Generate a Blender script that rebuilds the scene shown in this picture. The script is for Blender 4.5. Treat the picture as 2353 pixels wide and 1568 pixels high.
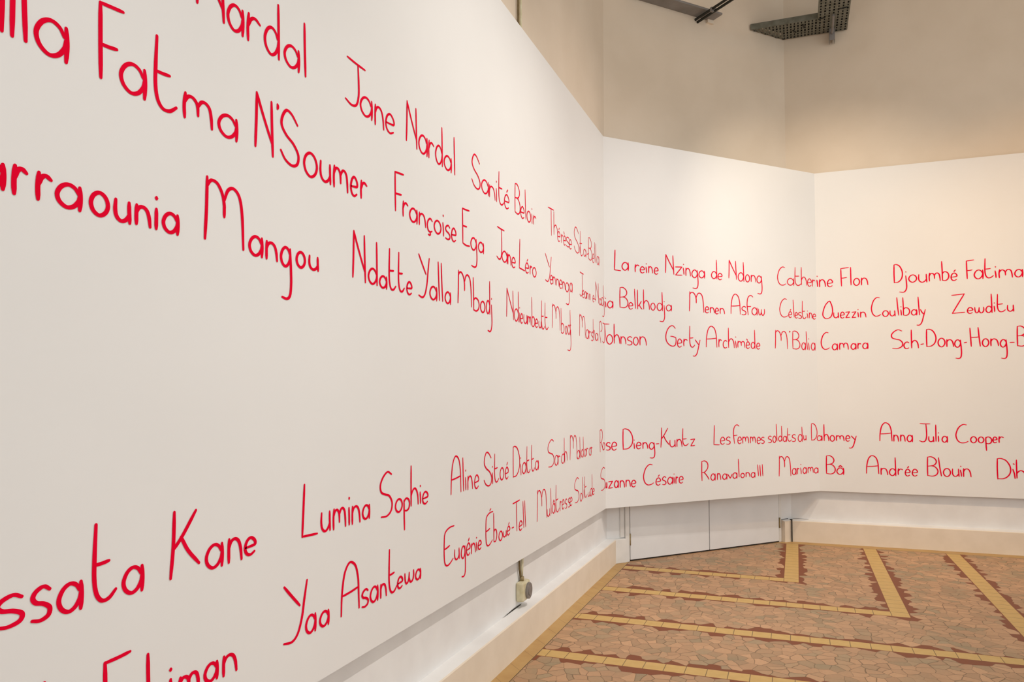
import bpy, bmesh, math, random
from mathutils import Vector, Matrix
random.seed(7)
for o in list(bpy.data.objects): bpy.data.objects.remove(o)
SC = bpy.context.scene; COL = SC.collection
EXPOSURE = 0.0
WORLD_COL = (.96, 1.0, .995, 1); WORLD_STR = 1.12
# unseen spotlights, inferred main lamps plus others added to brighten the walls: x, y, z, target x, y, z, watts, cone, blend, radius, colour
SPOTS = [
 (1.1, 3.9, 5.6, -1.65, 3.9, .6, 390, 84, 1, .02, (1.0, .93, .85)),
 (1.1, -.4, 5.6, -1.65, -.4, .5, 104, 84, 1, .02, (1.0, .95, .90)),  # added to brighten the near end of the left panel
 (1.1, 5.5, 5.6, -.95, 7.5, .7, 200, 76, 1, .02, (1.0, .95, .87)),
 (1.1, 5.7, 5.6, -1.65, 6.2, 1.8, 142, 84, 1, .02, (1.0, .85, .76)),
 (.2, 6.0, 5.6, .5, 8.77, 2.4, 272, 70, 1, .02, (1.0, .84, .66)),
 (2.4, 6.0, 5.6, 2.4, 8.77, .8, 235, 84, 1, .02, (1.0, .60, .26)),
 (1.1, 1.4, 5.6, -1.65, 1.4, .6, 122, 54, 1, .02, (1.0, .95, .90)),  # added fill for the lower left panel
 (3.4, 5.6, 6.1, 1.6, 8.77, 4.2, 18, 120, 1, .04, (1.0, .62, .32)),  # added warm wash that lifts the upper right wall
 (1.6, 3.0, 6.1, -1.7, 5.2, 5.0, 28, 100, 1, .04, (1.0, .85, .72)),  # added wash that lifts the upper left wall
]

# ------------------------------------------------------------------ camera
# room frame: X along the right wall, Y along the left wall (away from us), Z up, metres
cam = bpy.data.cameras.new('camera'); co = bpy.data.objects.new('camera', cam); COL.objects.link(co)
cam.sensor_width = 36.0; cam.lens = 1726.907/2353*36.0
cam.shift_y = 66.667/2353; cam.clip_start = .05; cam.clip_end = 100
R_ = Vector((.935188, .354135, -.003277)); U_ = Vector((.014774, -.029767, .999448)); F_ = Vector((-.353842, .93472, .033069))
co.matrix_world = Matrix(((R_.x, U_.x, -F_.x, 0), (R_.y, U_.y, -F_.y, 0), (R_.z, U_.z, -F_.z, 1.6), (0, 0, 0, 1)))
SC.camera = co

# ------------------------------------------------------------------ world, lights, exposure
SC.view_settings.view_transform = 'Standard'; SC.view_settings.look = 'None'
SC.view_settings.gamma = 1.0; SC.view_settings.use_curve_mapping = False
SC.view_settings.exposure = EXPOSURE
wd = bpy.data.worlds.new('room_air'); SC.world = wd; wd.use_nodes = True
wd.node_tree.nodes['Background'].inputs[0].default_value = WORLD_COL
wd.node_tree.nodes['Background'].inputs[1].default_value = WORLD_STR
WARM = (1.0, .87, .72)
def spot(x, y, z, tx, ty, tz, power, ang, blend=.6, rad=.04, col=WARM):
    l = bpy.data.lights.new('unseen_spot', 'SPOT'); l.energy = power; l.color = col
    l.spot_size = math.radians(ang); l.spot_blend = blend; l.shadow_soft_size = rad
    o = bpy.data.objects.new('unseen_spot', l); COL.objects.link(o); o.location = (x, y, z)
    o.rotation_euler = (Vector((tx, ty, tz))-Vector((x, y, z))).to_track_quat('-Z', 'Y').to_euler()
for a in SPOTS: spot(*a)

NAMES = [
 ('red three-word name at the left end of the second row, cut by the photo edge', 0.0118, [
  ('(',-5.633,-5.633,2.418,2.73),('l',-5.609,-5.609,2.417,2.623),('l',-5.586,-5.577,2.419,2.617),('a',-5.552,-5.472,2.412,2.496),
  ('F',-5.381,-5.311,2.414,2.614),('a',-5.316,-5.237,2.409,2.488),('t',-5.205,-5.127,2.405,2.601,0.5),('m',-5.098,-4.987,2.41,2.481),
  ('a',-4.958,-4.878,2.407,2.475),('N',-4.791,-4.703,2.411,2.599),("'",-4.683,-4.678,2.583,2.597),('$',-4.661,-4.562,2.409,2.595),
  ('o',-4.53,-4.453,2.399,2.486),('u',-4.431,-4.366,2.405,2.476),('m',-4.344,-4.249,2.403,2.483),('e',-4.226,-4.179,2.4,2.477),
  ('r',-4.154,-4.108,2.406,2.476),
 ]),
 ('red name leaving the photo at the top, above the word starting with F', 0.0118, [
  ('N',-5.052,-4.941,2.761,2.938),('a',-4.923,-4.854,2.757,2.839),('r',-4.835,-4.773,2.756,2.844),('d',-4.748,-4.675,2.757,2.943,0.5),
  ('a',-4.644,-4.563,2.757,2.833),('l',-4.533,-4.525,2.758,2.947),
 ]),
 ('red name starting with J and N in the top row of the left wall', 0.0112, [
  ('J',-4.266,-4.123,2.763,2.946),('a',-4.157,-4.068,2.754,2.832),('n',-4.046,-3.973,2.746,2.83),('e',-3.955,-3.884,2.748,2.832),
  ('N',-3.771,-3.67,2.755,2.947),('a',-3.65,-3.564,2.751,2.838),('r',-3.551,-3.495,2.752,2.835),('d',-3.474,-3.399,2.75,2.943,0.48),
  ('a',-3.378,-3.293,2.748,2.82),('l',-3.261,-3.251,2.749,2.939),
 ]),
 ('red name starting with S and B in the top row of the left wall', 0.0105, [
  ('$',-3.031,-2.916,2.749,2.932),('a',-2.895,-2.793,2.751,2.828),('n',-2.782,-2.692,2.751,2.819),('i',-2.676,-2.66,2.749,2.869),
  ('t',-2.635,-2.551,2.748,2.937,0.5),('é',-2.54,-2.463,2.744,2.864),('B',-2.358,-2.262,2.755,2.943),('e',-2.251,-2.184,2.747,2.823),
  ('l',-2.166,-2.152,2.757,2.944),('o',-2.131,-2.055,2.749,2.821),('i',-2.035,-2.022,2.755,2.853),('r',-2.002,-1.947,2.756,2.816),
 ]),
 ('red narrow name starting with T, last in the top row before the first corner', 0.0095, [
  ('T',-1.675,-1.544,2.759,2.955),('h',-1.544,-1.448,2.778,2.944),('é',-1.45,-1.388,2.748,2.852),('r',-1.356,-1.314,2.753,2.816),
  ('è',-1.299,-1.24,2.748,2.847),('s',-1.227,-1.14,2.751,2.827),('e',-1.146,-1.077,2.747,2.821),('$',-1.006,-0.862,2.75,2.952),
  ('i',-0.84,-0.831,2.766,2.845),('t',-0.825,-0.747,2.751,2.946,0.5),('a',-0.722,-0.641,2.763,2.822),('-',-0.609,-0.564,2.791,2.808),
  ('B',-0.564,-0.446,2.761,2.949),('e',-0.428,-0.372,2.755,2.833),('l',-0.35,-0.339,2.769,2.942),('l',-0.309,-0.298,2.772,2.937),
  ('a',-0.27,-0.195,2.764,2.84),
 ]),
 ('red name starting with F and E in the second row of the left wall', 0.0108, [
  ('F',-3.874,-3.797,2.419,2.597),('r',-3.804,-3.756,2.41,2.476),('a',-3.739,-3.666,2.402,2.465),('n',-3.648,-3.581,2.404,2.461),
  ('ç',-3.563,-3.511,2.374,2.456),('o',-3.489,-3.415,2.398,2.463),('i',-3.397,-3.377,2.401,2.504),('s',-3.364,-3.309,2.392,2.464),
  ('e',-3.292,-3.238,2.395,2.464),('E',-3.156,-3.063,2.404,2.6),('g',-3.047,-2.963,2.304,2.464,0.42),('a',-2.942,-2.867,2.402,2.458),
 ]),
 ('red name starting with J and L in the second row of the left wall', 0.0105, [
  ('J',-2.667,-2.545,2.411,2.601),('a',-2.582,-2.495,2.407,2.473),('n',-2.486,-2.433,2.406,2.466),('e',-2.417,-2.354,2.398,2.462),
  ('L',-2.282,-2.177,2.41,2.599),('é',-2.166,-2.101,2.402,2.495),('r',-2.076,-2.033,2.406,2.461),('o',-2.023,-1.947,2.398,2.461),
 ]),
 ('red one-word name starting with Y in the second row of the left wall', 0.0098, [
  ('Y',-1.747,-1.609,2.408,2.6),('e',-1.635,-1.579,2.402,2.465),('n',-1.571,-1.505,2.41,2.463),('n',-1.483,-1.422,2.411,2.459),
  ('e',-1.411,-1.343,2.4,2.464),('n',-1.328,-1.263,2.406,2.461),('g',-1.253,-1.151,2.299,2.466,0.42),('a',-1.132,-1.064,2.41,2.479),
 ]),
 ('red hyphenated name running round the first corner in the second row', 0.0095, [
  ('J',-0.845,-0.726,2.412,2.608),('e',-0.763,-0.71,2.407,2.468),('a',-0.695,-0.635,2.41,2.466),('n',-0.622,-0.57,2.415,2.462),
  ('n',-0.539,-0.509,2.415,2.464),('e',-0.426,-0.378,2.409,2.467),('-',-0.368,-0.325,2.44,2.44),('N',-0.328,-0.218,2.418,2.598),
  ('a',-0.202,-0.125,2.411,2.467),('d',-0.122,-0.038,2.413,2.6,0.4),('j',-0.082,-0.008,2.315,2.502),('i',0.003,0.023,2.41,2.492),
  ('a',0.034,0.094,2.403,2.468),('B',0.168,0.261,2.413,2.603),('e',0.271,0.317,2.403,2.466),('l',0.338,0.348,2.413,2.594),
  ('k',0.369,0.423,2.409,2.589,0.42),('h',0.438,0.509,2.411,2.595,0.45),('o',0.525,0.576,2.405,2.474),('d',0.599,0.663,2.405,2.582,0.41),
  ('j',0.629,0.688,2.3,2.496),('a',0.708,0.771,2.407,2.465),
 ]),
 ('red name at the left end of the third row, cut by the photo edge', 0.0118, [
  ('a',-5.674,-5.622,2.063,2.118),('r',-5.6,-5.569,2.06,2.123),('r',-5.543,-5.508,2.061,2.123),('a',-5.492,-5.429,2.059,2.115),
  ('o',-5.4,-5.35,2.059,2.117),('u',-5.328,-5.282,2.059,2.112),('n',-5.263,-5.215,2.063,2.113),('i',-5.194,-5.194,2.063,2.149),
  ('a',-5.169,-5.116,2.062,2.116),('M',-5.011,-4.844,2.068,2.259),('a',-4.815,-4.753,2.059,2.121),('n',-4.734,-4.677,2.059,2.116),
  ('g',-4.656,-4.6,1.936,2.114,0.37),('o',-4.57,-4.522,2.057,2.112),('u',-4.496,-4.442,2.061,2.108),
 ]),
 ('red three-word name with a big Y, in the third row of the left wall', 0.011, [
  ('N',-4.209,-4.116,2.064,2.259),('d',-4.092,-4.024,2.065,2.243,0.36),('a',-4.003,-3.944,2.06,2.11),('t',-3.925,-3.866,2.063,2.237,0.46),
  ('t',-3.843,-3.789,2.065,2.235,0.46),('e',-3.765,-3.718,2.06,2.118),('Y',-3.65,-3.543,2.063,2.262),('a',-3.535,-3.46,2.065,2.129),
  ('l',-3.446,-3.43,2.071,2.257),('l',-3.412,-3.395,2.07,2.256),('a',-3.367,-3.303,2.065,2.123),('M',-3.214,-3.039,2.081,2.253),
  ('b',-3.015,-2.934,2.064,2.242,0.4),('o',-2.914,-2.85,2.065,2.128),('d',-2.83,-2.777,2.067,2.253,0.4),('j',-2.808,-2.746,1.966,2.159),
 ]),
 ('red two-word name with three tall strokes mid-word, third row near the first corner', 0.0098, [
  ('N',-2.509,-2.389,2.071,2.253),('d',-2.375,-2.299,2.066,2.254,0.41),('i',-2.281,-2.273,2.065,2.159),('e',-2.261,-2.219,2.061,2.123),
  ('u',-2.199,-2.137,2.066,2.121),('m',-2.127,-2.058,2.066,2.119),('b',-2.041,-1.981,2.059,2.252,0.34),('e',-1.971,-1.918,2.059,2.116),
  ('u',-1.897,-1.843,2.062,2.105),('t',-1.839,-1.771,2.06,2.252,0.45),('t',-1.761,-1.685,2.064,2.246,0.45),('M',-1.594,-1.401,2.083,2.259),
  ('b',-1.375,-1.297,2.065,2.249,0.4),('o',-1.267,-1.217,2.065,2.126),('d',-1.2,-1.128,2.069,2.259,0.38),('j',-1.203,-1.109,1.943,2.146),
 ]),
 ('red name with a single P, running round the first corner in the third row', 0.0098, [
  ('M',-0.862,-0.681,2.078,2.258),('a',-0.665,-0.566,2.075,2.149),('r',-0.565,-0.505,2.08,2.145),('s',-0.487,-0.419,2.067,2.144),
  ('h',-0.421,-0.358,2.077,2.254,0.48),('a',-0.347,-0.25,2.08,2.142),('P',-0.199,-0.1,2.07,2.262),('J',-0.087,0.05,2.075,2.255),
  ('o',0.02,0.088,2.066,2.155),('h',0.102,0.166,2.077,2.255,0.45),('n',0.177,0.236,2.074,2.141),('s',0.251,0.306,2.064,2.144),
  ('o',0.32,0.376,2.064,2.141),('n',0.392,0.47,2.067,2.148),
 ]),
 ('red name at the left end of the fourth row, cut by the photo edge', 0.0118, [
  ('s',-5.621,-5.558,1.087,1.155),('s',-5.538,-5.491,1.08,1.157),('a',-5.47,-5.409,1.081,1.147),('t',-5.376,-5.31,1.084,1.277,0.48),
  ('a',-5.286,-5.225,1.081,1.147),('K',-5.128,-5.021,1.088,1.271),('a',-4.992,-4.925,1.083,1.151),('n',-4.9,-4.84,1.085,1.155),
  ('e',-4.824,-4.776,1.09,1.144),
 ]),
 ('red name at the left end of the bottom row, cut by the photo bottom', 0.0118, [
  ('l',-5.504,-5.504,0.776,0.932),('E',-5.339,-5.258,0.751,0.929),('l',-5.204,-5.198,0.756,0.902),('i',-5.124,-5.124,0.759,0.836),
  ('m',-5.091,-5.018,0.751,0.799),('a',-4.993,-4.942,0.749,0.8),('n',-4.918,-4.859,0.745,0.802),
 ]),
 ('red name starting with L and S in the fourth row of the left wall', 0.0108, [
  ('L',-4.528,-4.438,1.095,1.281),('u',-4.414,-4.358,1.095,1.164),('m',-4.336,-4.254,1.093,1.167),('i',-4.232,-4.226,1.094,1.198),
  ('n',-4.209,-4.151,1.093,1.16),('a',-4.131,-4.079,1.097,1.152),('S',-3.996,-3.892,1.083,1.271),('o',-3.865,-3.805,1.085,1.142),
  ('p',-3.791,-3.737,1,1.136,0.4),('h',-3.726,-3.654,1.097,1.276,0.42),('i',-3.637,-3.626,1.097,1.178),('e',-3.61,-3.556,1.087,1.144),
 ]),
 ('red name starting with Y and A in the bottom row of the left wall', 0.0112, [
  ('Y',-4.627,-4.499,0.746,0.944),('a',-4.503,-4.446,0.747,0.809),('a',-4.419,-4.364,0.747,0.8),('A',-4.281,-4.155,0.752,0.944),
  ('s',-4.135,-4.086,0.744,0.813),('a',-4.07,-4.011,0.746,0.807),('n',-3.99,-3.942,0.748,0.802),('t',-3.921,-3.853,0.748,0.934,0.42),
  ('e',-3.845,-3.801,0.749,0.799),('w',-3.78,-3.697,0.754,0.801),('a',-3.678,-3.629,0.749,0.794),
 ]),
 ('red name starting with A, S and D in the fourth row of the left wall', 0.0098, [
  ('A',-3.299,-3.179,1.096,1.284),('l',-3.155,-3.145,1.096,1.268),('i',-3.123,-3.113,1.098,1.201),('n',-3.092,-3.029,1.095,1.166),
  ('e',-3.001,-2.944,1.088,1.161),('$',-2.868,-2.755,1.082,1.273),('i',-2.749,-2.733,1.089,1.187),('t',-2.713,-2.645,1.092,1.255,0.48),
  ('o',-2.625,-2.563,1.094,1.166),('é',-2.538,-2.488,1.092,1.19),('D',-2.407,-2.288,1.09,1.279),('i',-2.278,-2.254,1.092,1.2),
  ('a',-2.241,-2.166,1.094,1.163),('t',-2.153,-2.088,1.092,1.261,0.46),('t',-2.061,-1.998,1.094,1.264,0.46),('a',-1.984,-1.915,1.094,1.153),
 ]),
 ('red hyphenated name with rounded E capitals in the bottom row, above the socket', 0.01, [
  ('3',-3.379,-3.264,0.746,0.932),('u',-3.257,-3.2,0.754,0.806),('g',-3.176,-3.123,0.649,0.807,0.4),('é',-3.109,-3.062,0.747,0.835),
  ('n',-3.046,-2.991,0.747,0.798),('i',-2.985,-2.963,0.75,0.821),('e',-2.954,-2.91,0.748,0.797),('É',-2.843,-2.737,0.745,0.948),
  ('b',-2.727,-2.678,0.75,0.915,0.42),('o',-2.646,-2.589,0.74,0.794),('u',-2.575,-2.525,0.75,0.783),('é',-2.511,-2.464,0.75,0.823),
  ('-',-2.43,-2.397,0.782,0.782),('T',-2.414,-2.29,0.751,0.935),('e',-2.302,-2.246,0.742,0.801),('l',-2.229,-2.214,0.751,0.916),
  ('l',-2.197,-2.178,0.75,0.917),
 ]),
 ('red name starting with S and M, last in the fourth row before the first corner', 0.0095, [
  ('S',-1.712,-1.562,1.087,1.278),('a',-1.548,-1.464,1.085,1.157),('r',-1.474,-1.42,1.093,1.15),('a',-1.384,-1.295,1.086,1.154),
  ('h',-1.313,-1.231,1.1,1.271,0.4),('M',-1.156,-0.959,1.092,1.284),('a',-0.959,-0.876,1.085,1.151),('l',-0.874,-0.856,1.088,1.256),
  ('d',-0.831,-0.766,1.089,1.251,0.38),('o',-0.739,-0.683,1.088,1.147),('r',-0.676,-0.615,1.09,1.153),('o',-0.584,-0.513,1.084,1.148),
  ('r',-0.524,-0.477,1.087,1.152),
 ]),
 ('red name starting with M and S, last in the bottom row before the first corner', 0.0095, [
  ('M',-1.95,-1.741,0.742,0.953),('u',-1.731,-1.67,0.744,0.793),('l',-1.649,-1.637,0.753,0.932),('â',-1.611,-1.546,0.748,0.842),
  ('t',-1.529,-1.444,0.745,0.94,0.45),('r',-1.428,-1.391,0.742,0.811),('e',-1.373,-1.32,0.744,0.814),('s',-1.294,-1.246,0.739,0.809),
  ('s',-1.212,-1.161,0.737,0.806),('e',-1.166,-1.105,0.74,0.805),('S',-1.037,-0.902,0.744,0.937),('o',-0.875,-0.811,0.736,0.799),
  ('l',-0.797,-0.785,0.748,0.924),('i',-0.76,-0.745,0.752,0.857),('t',-0.737,-0.658,0.75,0.92,0.5),('u',-0.626,-0.569,0.744,0.778),
  ('d',-0.559,-0.488,0.738,0.916,0.35),('e',-0.478,-0.417,0.74,0.792),
 ]),
 ('red four-word name in the top row of the middle panel', 0.0108, [
  ('L',0.113,0.184,2.759,2.948),('a',0.199,0.271,2.767,2.841),('r',0.345,0.393,2.76,2.83),('e',0.406,0.455,2.755,2.815),('i',0.469,0.488,2.761,2.847),
  ('n',0.502,0.55,2.763,2.823),('e',0.571,0.615,2.753,2.819),('N',0.703,0.804,2.768,2.954),('z',0.822,0.904,2.761,2.846),
  ('i',0.915,0.935,2.776,2.875),('n',0.949,1.008,2.765,2.839),('g',1.026,1.102,2.645,2.828,0.42),('a',1.114,1.186,2.755,2.826),
  ('d',1.273,1.342,2.758,2.947,0.38),('e',1.357,1.41,2.752,2.818),('N',1.499,1.6,2.769,2.96),('d',1.622,1.698,2.755,2.949,0.45),
  ('o',1.72,1.776,2.753,2.827),('n',1.795,1.861,2.76,2.827),('g',1.876,1.946,2.639,2.826,0.4),
 ]),
 ('red name starting with C and F across the second corner in the top row', 0.0108, [
  ('C',2.166,2.282,2.751,2.943),('a',2.305,2.4,2.756,2.83),('t',2.414,2.504,2.762,2.951,0.51),('h',2.507,2.588,2.771,2.958,0.46),
  ('e',2.6,2.658,2.762,2.843),('r',2.671,2.712,2.765,2.837),('i',2.735,2.753,2.764,2.878),('n',2.763,2.825,2.76,2.838),('e',2.844,2.895,2.755,2.835),
  ('F',2.979,3.056,2.757,2.953),('l',3.075,3.077,2.764,2.952),('o',3.102,3.16,2.755,2.832),('n',3.176,3.24,2.758,2.832),
 ]),
 ('red name starting with D and F at the right end of the top row', 0.0112, [
  ('D',3.489,3.569,2.764,2.955),('j',3.539,3.607,2.66,2.873),('o',3.628,3.7,2.76,2.837),('u',3.719,3.794,2.755,2.836),('m',3.816,3.916,2.763,2.846),
  ('b',3.932,3.994,2.761,2.959,0.46),('é',4.014,4.067,2.756,2.864),('F',4.154,4.22,2.769,2.957),('a',4.221,4.298,2.761,2.851),
  ('t',4.313,4.387,2.767,2.961,0.46),('i',4.401,4.416,2.765,2.875),('m',4.437,4.551,2.761,2.843),('a',4.572,4.639,2.76,2.835),
 ]),
 ('red name starting with M and A in the second row of the middle panel', 0.0105, [
  ('M',0.99,1.17,2.415,2.609),('e',1.188,1.233,2.409,2.472),('n',1.251,1.305,2.413,2.466),('e',1.316,1.358,2.404,2.464),('n',1.377,1.436,2.411,2.464),
  ('A',1.521,1.645,2.417,2.617),('s',1.664,1.723,2.411,2.499),('f',1.735,1.817,2.414,2.615),('a',1.802,1.874,2.416,2.491),
  ('w',1.892,1.975,2.417,2.48),
 ]),
 ('red three-word name split by the second corner in the second row', 0.0103, [
  ('C',2.19,2.302,2.414,2.606),('é',2.317,2.361,2.411,2.499),('l',2.383,2.397,2.419,2.6),('e',2.411,2.445,2.408,2.471),('s',2.457,2.506,2.408,2.474),
  ('t',2.515,2.573,2.409,2.595,0.41),('i',2.584,2.605,2.418,2.493),('n',2.618,2.662,2.418,2.474),('e',2.672,2.715,2.408,2.465),
  ('O',2.793,2.893,2.412,2.6),('u',2.901,2.949,2.417,2.473),('e',2.968,3.005,2.411,2.477),('z',3.019,3.058,2.414,2.477),('z',3.08,3.119,2.412,2.474),
  ('i',3.136,3.147,2.417,2.497),('n',3.162,3.216,2.413,2.469),('C',3.27,3.357,2.42,2.617),('o',3.376,3.43,2.412,2.474),('u',3.445,3.493,2.415,2.47),
  ('l',3.512,3.527,2.421,2.606),('i',3.546,3.556,2.42,2.51),('b',3.568,3.629,2.416,2.603,0.43),('a',3.646,3.696,2.416,2.473),
  ('l',3.71,3.721,2.416,2.602),('y',3.694,3.774,2.309,2.471,0.45),
 ]),
 ('red one-word name starting with Z at the right end of the second row', 0.0108, [
  ('Z',4.015,4.13,2.417,2.615),('e',4.153,4.2,2.412,2.473),('w',4.218,4.297,2.414,2.471),('d',4.316,4.368,2.414,2.6,0.35),
  ('i',4.385,4.396,2.422,2.511),('t',4.414,4.483,2.419,2.594,0.43),('u',4.502,4.555,2.419,2.481),
 ]),
 ('red name starting with G and A in the third row of the middle panel', 0.0105, [
  ('G',0.699,0.822,2.067,2.265),('e',0.839,0.891,2.059,2.139),('r',0.913,0.959,2.073,2.14),('t',0.988,1.052,2.064,2.268,0.43),
  ('y',1.028,1.118,1.975,2.136,0.33),('A',1.196,1.332,2.07,2.277),('r',1.355,1.392,2.074,2.151),('c',1.413,1.463,2.065,2.142),
  ('h',1.48,1.559,2.071,2.267,0.46),('i',1.569,1.594,2.071,2.182),('m',1.606,1.701,2.077,2.139),('è',1.719,1.763,2.067,2.165),
  ('d',1.785,1.837,2.069,2.258,0.34),('e',1.859,1.904,2.064,2.127),
 ]),
 ('red name with an apostrophe split by the second corner in the third row', 0.0105, [
  ('M',2.119,2.295,2.077,2.268),("'",2.308,2.334,2.254,2.266),('B',2.367,2.473,2.078,2.269),('a',2.5,2.557,2.074,2.148),('l',2.567,2.585,2.078,2.269),
  ('i',2.597,2.617,2.073,2.194),('a',2.641,2.699,2.072,2.149),('C',2.772,2.852,2.081,2.262),('a',2.882,2.933,2.072,2.137),
  ('m',2.954,3.039,2.076,2.144),('a',3.066,3.114,2.073,2.135),('r',3.131,3.162,2.08,2.137),('a',3.18,3.229,2.076,2.138),
 ]),
 ('red name with three hyphens at the right end of the third row', 0.0112, [
  ('S',3.452,3.561,2.073,2.268),('c',3.57,3.617,2.069,2.138),('h',3.638,3.704,2.074,2.261,0.42),('-',3.726,3.752,2.109,2.114),
  ('D',3.778,3.865,2.085,2.264),('o',3.884,3.946,2.078,2.168),('n',3.96,4.023,2.08,2.152),('g',4.033,4.092,1.956,2.147,0.4),
  ('-',4.117,4.14,2.115,2.12),('H',4.171,4.259,2.077,2.266),('o',4.278,4.333,2.071,2.151),('n',4.349,4.417,2.078,2.149),
  ('g',4.433,4.49,1.948,2.138,0.4),('-',4.515,4.553,2.107,2.108),('B',4.577,4.66,2.069,2.269),
 ]),
 ('red hyphenated name crossing the first corner in the fourth row', 0.0105, [
  ('R',-0.206,-0.099,1.089,1.285),('o',-0.108,-0.026,1.097,1.163),('s',0.007,0.053,1.089,1.16),('e',0.068,0.123,1.086,1.161),
  ('D',0.191,0.303,1.09,1.28),('i',0.315,0.325,1.093,1.174),('e',0.345,0.396,1.089,1.152),('n',0.417,0.474,1.09,1.146),
  ('g',0.491,0.556,0.997,1.143,0.43),('-',0.571,0.605,1.129,1.13),('K',0.628,0.724,1.096,1.279),('u',0.735,0.799,1.094,1.158),
  ('n',0.817,0.881,1.094,1.165),('t',0.888,0.958,1.103,1.266,0.38),('z',0.986,1.038,1.095,1.162),
 ]),
 ('red name starting with S and C crossing the first corner in the bottom row', 0.0105, [
  ('S',-0.19,-0.022,0.74,0.94),('u',-0.01,0.012,0.744,0.793),('z',0.029,0.075,0.739,0.802),('a',0.095,0.138,0.74,0.804),('n',0.156,0.207,0.74,0.802),
  ('n',0.222,0.272,0.744,0.804),('e',0.285,0.333,0.736,0.799),('C',0.423,0.537,0.746,0.937),('é',0.566,0.62,0.736,0.833),
  ('s',0.641,0.685,0.737,0.814),('a',0.704,0.765,0.738,0.805),('i',0.779,0.783,0.746,0.834),('r',0.801,0.828,0.742,0.805),
  ('e',0.841,0.89,0.741,0.807),
 ]),
 ('red five-word line across the second corner in the fourth row', 0.0102, [
  ('L',1.278,1.351,1.095,1.289),('e',1.362,1.418,1.099,1.171),('s',1.437,1.491,1.097,1.171),('f',1.531,1.607,1.103,1.289,0.42),
  ('e',1.589,1.637,1.098,1.167),('m',1.654,1.734,1.102,1.166),('m',1.756,1.826,1.101,1.163),('e',1.848,1.894,1.09,1.157),
  ('s',1.906,1.947,1.091,1.156),('s',2,2.049,1.096,1.164),('o',2.066,2.109,1.094,1.163),('l',2.115,2.124,1.11,1.284),
  ('d',2.146,2.193,1.106,1.262,0.35),('a',2.211,2.259,1.101,1.156),('t',2.273,2.329,1.103,1.238,0.49),('s',2.338,2.39,1.097,1.172),
  ('d',2.426,2.487,1.094,1.248,0.49),('u',2.506,2.543,1.109,1.157),('D',2.62,2.706,1.103,1.281),('a',2.707,2.764,1.095,1.149),
  ('h',2.783,2.831,1.096,1.269,0.4),('o',2.844,2.888,1.091,1.154),('m',2.906,2.981,1.099,1.154),('e',2.999,3.037,1.094,1.156),
  ('y',3.03,3.1,1.022,1.151,0.33),
 ]),
 ('red three-word name starting with A at the right end of the fourth row', 0.0108, [
  ('A',3.326,3.441,1.105,1.294),('n',3.456,3.502,1.103,1.168),('n',3.52,3.563,1.105,1.169),('a',3.582,3.631,1.1,1.168),('J',3.695,3.795,1.102,1.29),
  ('u',3.78,3.826,1.104,1.157),('l',3.846,3.846,1.11,1.277),('i',3.866,3.872,1.108,1.197),('a',3.901,3.949,1.101,1.162),('C',4.026,4.132,1.099,1.284),
  ('o',4.155,4.206,1.1,1.163),('o',4.222,4.27,1.101,1.161),('p',4.284,4.338,1.026,1.162,0.5),('e',4.349,4.383,1.104,1.163),
  ('r',4.399,4.44,1.107,1.167),
 ]),
 ('red name ending in three upright numeral strokes in the bottom row', 0.0105, [
  ('R',1.119,1.21,0.751,0.944),('a',1.235,1.29,0.747,0.811),('n',1.316,1.36,0.751,0.811),('a',1.384,1.441,0.749,0.803),('v',1.452,1.509,0.756,0.797),
  ('a',1.519,1.573,0.751,0.808),('l',1.593,1.601,0.764,0.943),('o',1.623,1.67,0.753,0.798),('n',1.69,1.743,0.759,0.803),('a',1.761,1.813,0.749,0.799),
  ('I',1.851,1.861,0.762,0.874),('I',1.881,1.89,0.757,0.87),('I',1.914,1.92,0.759,0.874),
 ]),
 ('red name starting with M and B split by the second corner in the bottom row', 0.0105, [
  ('M',2.146,2.313,0.74,0.951),('a',2.333,2.389,0.748,0.814),('r',2.406,2.433,0.754,0.815),('i',2.451,2.471,0.754,0.853),('a',2.49,2.54,0.752,0.816),
  ('m',2.562,2.64,0.758,0.816),('a',2.655,2.713,0.749,0.805),('B',2.8,2.889,0.742,0.937),('â',2.906,2.973,0.74,0.836),
 ]),
 ('red name starting with A and B in the bottom row of the right wall', 0.0108, [
  ('A',3.193,3.31,0.761,0.947),('n',3.329,3.394,0.752,0.819),('d',3.411,3.47,0.744,0.931,0.39),('r',3.49,3.535,0.756,0.818),
  ('é',3.558,3.602,0.745,0.844),('e',3.623,3.67,0.747,0.818),('B',3.76,3.856,0.753,0.95),('l',3.865,3.888,0.756,0.941),('o',3.907,3.969,0.752,0.835),
  ('u',3.987,4.045,0.756,0.831),('i',4.053,4.076,0.759,0.861),('n',4.083,4.151,0.757,0.837),
 ]),
 ('red name starting with D at the right end of the bottom row', 0.0112, [
  ('D',4.378,4.494,0.744,0.949),('i',4.505,4.547,0.754,0.899),('h',4.542,4.622,0.758,0.937,0.42),
 ]),
]
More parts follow.
